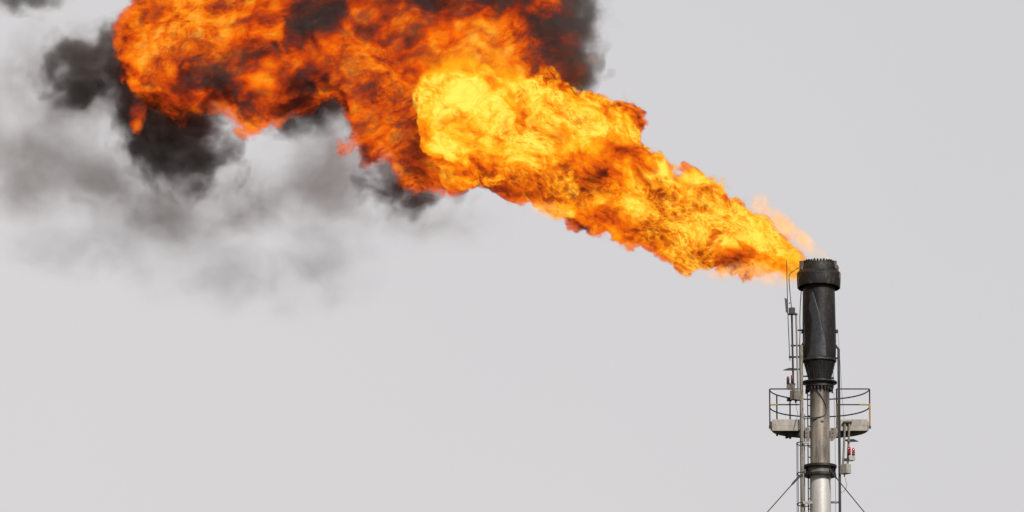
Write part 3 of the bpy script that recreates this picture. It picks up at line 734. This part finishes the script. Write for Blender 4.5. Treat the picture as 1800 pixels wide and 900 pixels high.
for t in (0.5, 1.1, 1.57, 2.2, 2.7):
    x, y = xr - (19.5 * S) * math.sin(t) ** 0.7, (y0 + y1) / 2 - 0.34 * math.cos(t)
    bm = bmesh.new(); tube(bm, [(x, y, z_(776)), (x, y, 3.0)], 0.42 * S, 6); obj('cage_strip', bm, M_cable, la)

# ------------------------------------------------------------------ platform
pf = thing('service_platform', (AX, 0, z_(757)), 'half-round service platform with pale toe boards and curved handrail around the pipe', 'platform')
zf, zm, zt = z_(757), z_(711.3), z_(683.7)
for sgn, xa, xb in ((-1, 1357, 1405.5), (1, 1477.5, 1525)):
    x0, x1 = Xa(xa, 750), Xa(xb, 750)
    for (p0, p1, o_) in ((737.5, 748, 0.0), (748.3, 757.5, -0.015)):
        bm = bmesh.new(); box(bm, ((x0 + x1) / 2, -0.02 + o_, (z_(p0) + z_(p1)) / 2), (x1 - x0, 0.02, z_(p0) - z_(p1)))
        obj('toe_board', bm, M_toe, pf, smooth=False, bevel=0.004)
    # back toe board and floor of this half
    ctr = AX
    Rx = 84 * S; Ry = 72 * S
    arc = [(ctr + sgn * Rx * math.cos(t), Ry * math.sin(t)) for t in np.linspace(0, R(84), 15)]
    bm = bmesh.new()
    for (xx, yy), (x2, y2) in zip(arc, arc[1:]):
        q = [(xx, yy, z_(757)), (x2, y2, z_(757)), (x2, y2, z_(747)), (xx, yy, z_(747))]
        prism(bm, q, (-sgn * 0.008, -0.01, 0))
    obj('curved_toe_board', bm, M_under, pf, smooth=False)
    xin = ctr + sgn * (35 if sgn < 0 else 36) * S
    poly = [(xin, -0.005), (ctr + sgn * Rx, -0.005)] + arc[1:] + [(ctr + sgn * 20 * S, Ry * 0.98), (ctr + sgn * 20 * S, 22 * S), (xin, 22 * S)]
    arcp = [p for p in poly if not (abs(p[0] - ctr) < 20 * S - 1e-6)]
    bm = bmesh.new(); prism(bm, [(x, y, z_(756.8)) for x, y in arcp], (0, 0, 0.02)); obj('floor', bm, M_under, pf, smooth=False)
    # rails
    def arcpts(z, rx=87.5, ry=92, t0=0, t1=90):
        return [(ctr + sgn * rx * S * math.cos(t) ** 0.9 if t < math.pi / 2 - 1e-6 else ctr, ry * S * math.sin(t), z) for t in np.linspace(R(t0), R(t1), 26)]
    for (z, nm) in ((zt, 'top_rail'), (zm, 'mid_rail')):
        bm = bmesh.new()
        xe = Xa(1405 if sgn < 0 else 1470.5, 700)
        tube(bm, [(xe, 0, z), (ctr + sgn * 86.3 * S, 0, z)], 1.15 * S, 8)
        dz = -3.2 * S if nm == 'mid_rail' else 0
        tube(bm, [(ctr + sgn * 86.6 * S, 0.0, z - 0.01)] + [(a, b, c + dz) for a, b, c in arcpts(z)[1:]], 1.15 * S, 8)
        obj(nm, bm, M_dark, pf)
        if nm == 'mid_rail':
            bm = bmesh.new()
            tube(bm, [(ctr + sgn * (87.6) * S, -0.002, z), (ctr + sgn * (73 if sgn < 0 else 70) * S, -0.002, z)], 1.32 * S, 8)
            obj('painted_band', bm, M_yellow, pf)
    pts = [(87.5, 0.0)] + ([(73.5, 50), (49.5, 76)] if sgn < 0 else [(29.7, 0.0)])
    for i, (a, b) in enumerate(pts):
        bm = bmesh.new(); xx, yy = ctr + sgn * a * S, b * S
        yel = sgn > 0
        zz0 = z_(752) if i == 0 else z_(755)
        tube(bm, [(xx, yy, zz0), (xx, yy, zt)], 1.25 * S, 8); o = obj('post', bm, M_dark, pf)
        if yel:
            bm = bmesh.new(); tube(bm, [(xx, yy, z_(748.5)), (xx, yy, zm + 0.03)], 1.5 * S, 8); obj('painted_band', bm, M_yellow, o)
        bm = bmesh.new(); box(bm, (xx, yy, zz0 + 0.02), (3.6 * S, 3.6 * S, 5 * S)); obj('post_foot', bm, M_flange, o, smooth=False)
    bx('side_plate', *((1354.5, 1357.5) if sgn < 0 else (1525.4, 1526.6)), 741, 757, 3, M_under, pf, y=0.03, bevel=0)
# brackets under the platform
bm = bmesh.new(); prism(bm, [P(1415.3, 751, -0.1), P(1423, 751, -0.1), P(1423, 776, -0.1), P(1417, 774, -0.1), P(1415.3, 768, -0.1)], (0, 0.03, 0)); b1 = obj('bracket_plate', bm, M_boxd, pf, smooth=False)
bm = bmesh.new(); prism(bm, [P(1459.5, 752, -0.1), P(1472.5, 752, -0.1), P(1472.5, 766, -0.1), P(1463.5, 775, -0.1), P(1459.5, 775, -0.1)], (0, 0.03, 0)); b2 = obj('bracket_plate', bm, M_boxd, pf, smooth=False)
for o, px in ((b1, 1418.2), (b2, 1463.5)):
    for py in (754.5, 761, 768):
        bm = bmesh.new(); lathe(bm, 0, 0, [(0.9 * S, 0), (0.9 * S, 0.03)], 6); bmesh.ops.rotate(bm, verts=bm.verts, matrix=Matrix.Rotation(R(90), 3, 'X')); bmesh.ops.translate(bm, verts=bm.verts, vec=P(px, py, -0.1))
        obj('bolt', bm, M_dark, o, smooth=False)
bm = bmesh.new(); prism(bm, [P(1366, 758, 0.25), P(1407, 758, 0.25), P(1407, 765.5, 0.25), P(1380.5, 771, 0.25), P(1380.5, 765, 0.25)], (0, 0.03, 0)); obj('support_gusset', bm, M_under, pf, smooth=False)
bm = bmesh.new(); prism(bm, [P(1475, 758, 0.25), P(1516, 758, 0.25), P(1475, 766, 0.25)], (0, 0.03, 0)); obj('support_gusset', bm, M_under, pf, smooth=False)
bm = bmesh.new(); box(bm, (AX, 34 * S, z_(754)), (150 * S, 4 * S, 6 * S)); obj('cross_beam', bm, M_under, pf, smooth=False)
rod('drop_cable', [(1400, 705, -0.1), (1399.5, 716, -0.1), (1402, 728, -0.1), (1398, 745, -0.1), (1395, 756, -0.1)], 0.4, M_cable, pf, curved=4)

# ------------------------------------------------------------------ warning lights
def lamp(px, top, bot, r, mat, parent, y):
    a, b = P(px, bot, y), P(px, top, y); h = b.z - a.z; r = r * S
    bm = bmesh.new()
    lathe(bm, a.x, y, [(r * .95, a.z + h * .16), (r, a.z + h * .3), (r, a.z + h * .72), (r * .86, a.z + h * .88), (r * .5, a.z + h * .97), (r * .1, b.z)], 20)
    lp = obj('lamp', bm, mat, parent)
    bm = bmesh.new(); lathe(bm, a.x, y, [(r * .8, a.z - .03), (r * 1.08, a.z), (r * 1.08, a.z + h * .13), (r * .9, a.z + h * .16)], 20); obj('socket', bm, M_dark, lp)
    for zz in (0.36,):
        bm = bmesh.new(); lathe(bm, a.x, y, [(r * 1.02, a.z + h * zz - 0.006), (r * 1.1, a.z + h * zz), (r * 1.02, a.z + h * zz + 0.006)], 20)
        obj('guard_ring', bm, M_flange, lp)
wl = thing('warning_light', P(1398, 692, -0.14), 'pair of sooty red warning lamps with tan junction box above the left handrail', 'warning light', 'aircraft warning lights')
lamp(1385.3, 661.5, 674.5, 2.6, M_redd, wl, -0.14); lamp(1392.9, 658.5, 672, 2.6, M_redd, wl, -0.12)
bm = bmesh.new(); prism(bm, [P(1376.5, 651.2, -0.1), P(1387, 647.8, 0.0), P(1411.5, 649.4, 0.05), P(1394, 651.6, -0.2)], (0, 0, 0.02)); obj('canopy', bm, M_canopy, wl, smooth=False)
bx('lamp_bracket', 1383.2, 1396.5, 676.5, 684.5, 8, M_boxd, wl, y=-0.14, rz=-0.35, bevel=0.008, ry=0.05)
bx('lamp_arm', 1385, 1398, 674.2, 676.6, 5, M_dark, wl, y=-0.13, bevel=0.003)
bx('junction_box', 1389.5, 1407.5, 687.0, 703.5, 11, M_boxd, wl, y=-0.22, rz=0.75, bevel=0.01)
bx('box_bracket', 1383, 1392, 699, 705, 7, M_dark, wl, y=-0.05, bevel=0.01)
rod('cable', [(1393, 684, -0.2), (1392, 688, -0.3)], 0.6, M_cable, wl)
rod('gland', [(1398.5, 703, -0.22), (1398.5, 708.5, -0.22)], 1.3, M_dark, wl)
wr = thing('warning_light', P(1486, 835, -0.14), 'pair of bright red warning lamps on two poles hung below the right toe board', 'warning light', 'aircraft warning lights')
lamp(1492.8, 785, 798.5, 2.7, M_red, wr, -0.14); lamp(1500.2, 787.5, 800.5, 2.6, M_red, wr, -0.1)
for a, b in ((1485.5, 1482), (1493.3, 1489.8)):
    rod('pole', [(a, 742, -0.1), (b, 816, -0.1)], 1.9, M_tan, wr)
    bx('pole_cap', a - 4, a + 4, 741, 744.5, 6, M_flange, wr, y=-0.1, bevel=0.003)
bm = bmesh.new(); prism(bm, [P(1482.5, 773.8, 0.0), P(1500, 772.6, 0.1), P(1509, 776.6, -0.05), P(1491, 777.2, -0.2)], (0, 0, 0.02)); obj('canopy', bm, M_canopy, wr, smooth=False)
bx('lamp_bracket', 1490.8, 1502.8, 801.5, 809.5, 7, M_box, wr, y=-0.14, rz=0.35, bevel=0.008, ry=-0.14)
bx('lamp_arm', 1481, 1499, 806, 810.5, 5, M_dark, wr, y=-0.08, bevel=0.004)
bx('junction_box', 1477.5, 1494.5, 816.5, 833, 12, M_box, wr, y=-0.16, rz=-0.75, bevel=0.01)
rod('gland', [(1484.5, 833, -0.16), (1484.5, 838, -0.16)], 1.2, M_box, wr)
rod('cable', [(1484.6, 837, -0.16), (1487.5, 848, -0.16), (1488, 856, -0.16), (1484, 863, -0.12), (1478, 866, -0.08)], 0.35, M_cable, wr, curved=5)

# ------------------------------------------------------------------ guy wires
V = 1.12
for (ang, label, tag_r) in ((200, 'steel guy wire running down to the left from the dark collar on the pipe', 26), (320, 'steel guy wire running down to the right, crossing the right channel', 22), (76, 'steel guy wire behind the pipe, only its lower bit showing right of it', 25)):
    dr = Vector((math.cos(R(ang)), math.sin(R(ang)), 0))
    a = Vector((AX, 0, z_(827))) + dr * (tag_r + 4) * S
    if ang == 200: a = P(1406, 836, -0.15)
    if ang == 320: a = P(1458.5, 826, -0.33)
    d = (dr + Vector((0, 0, -V))).normalized()
    L_ = (a.z + 0.1) / -d.z
    g_ = thing('guy_wire', a, label, 'guy wire', 'guy wires holding the stack')
    bm = bmesh.new(); tube(bm, [a, a + d * L_], 0.95 * S, 8); obj('cable', bm, M_cable, g_)
    bm = bmesh.new(); tube(bm, [a + d * 0.0, a + d * 0.06, a + d * 0.14, a + d * 0.34, a + d * 0.44], [0.9 * S, 2.4 * S, 1.7 * S, 1.9 * S, 1.0 * S], 10); obj('turnbuckle', bm, M_dark, g_)
    bm = bmesh.new(); c = Vector((AX, 0, a.z)) ; prism(bm, [a + Vector((0, 0, 0.04)), a - Vector((0, 0, 0.05)), a - dr * 0.16 - Vector((0, 0, 0.04)), a - dr * 0.16 + Vector((0, 0, 0.08))], Vector((-dr.y, dr.x, 0)) * 0.025); obj('anchor_lug', bm, M_dark, g_, smooth=False)
    e = a + d * L_
    bm = bmesh.new(); box(bm, (e.x, e.y, 0.1), (1.2, 1.2, 0.6)); obj('ground_anchor', bm, M_tan, g_, smooth=False)
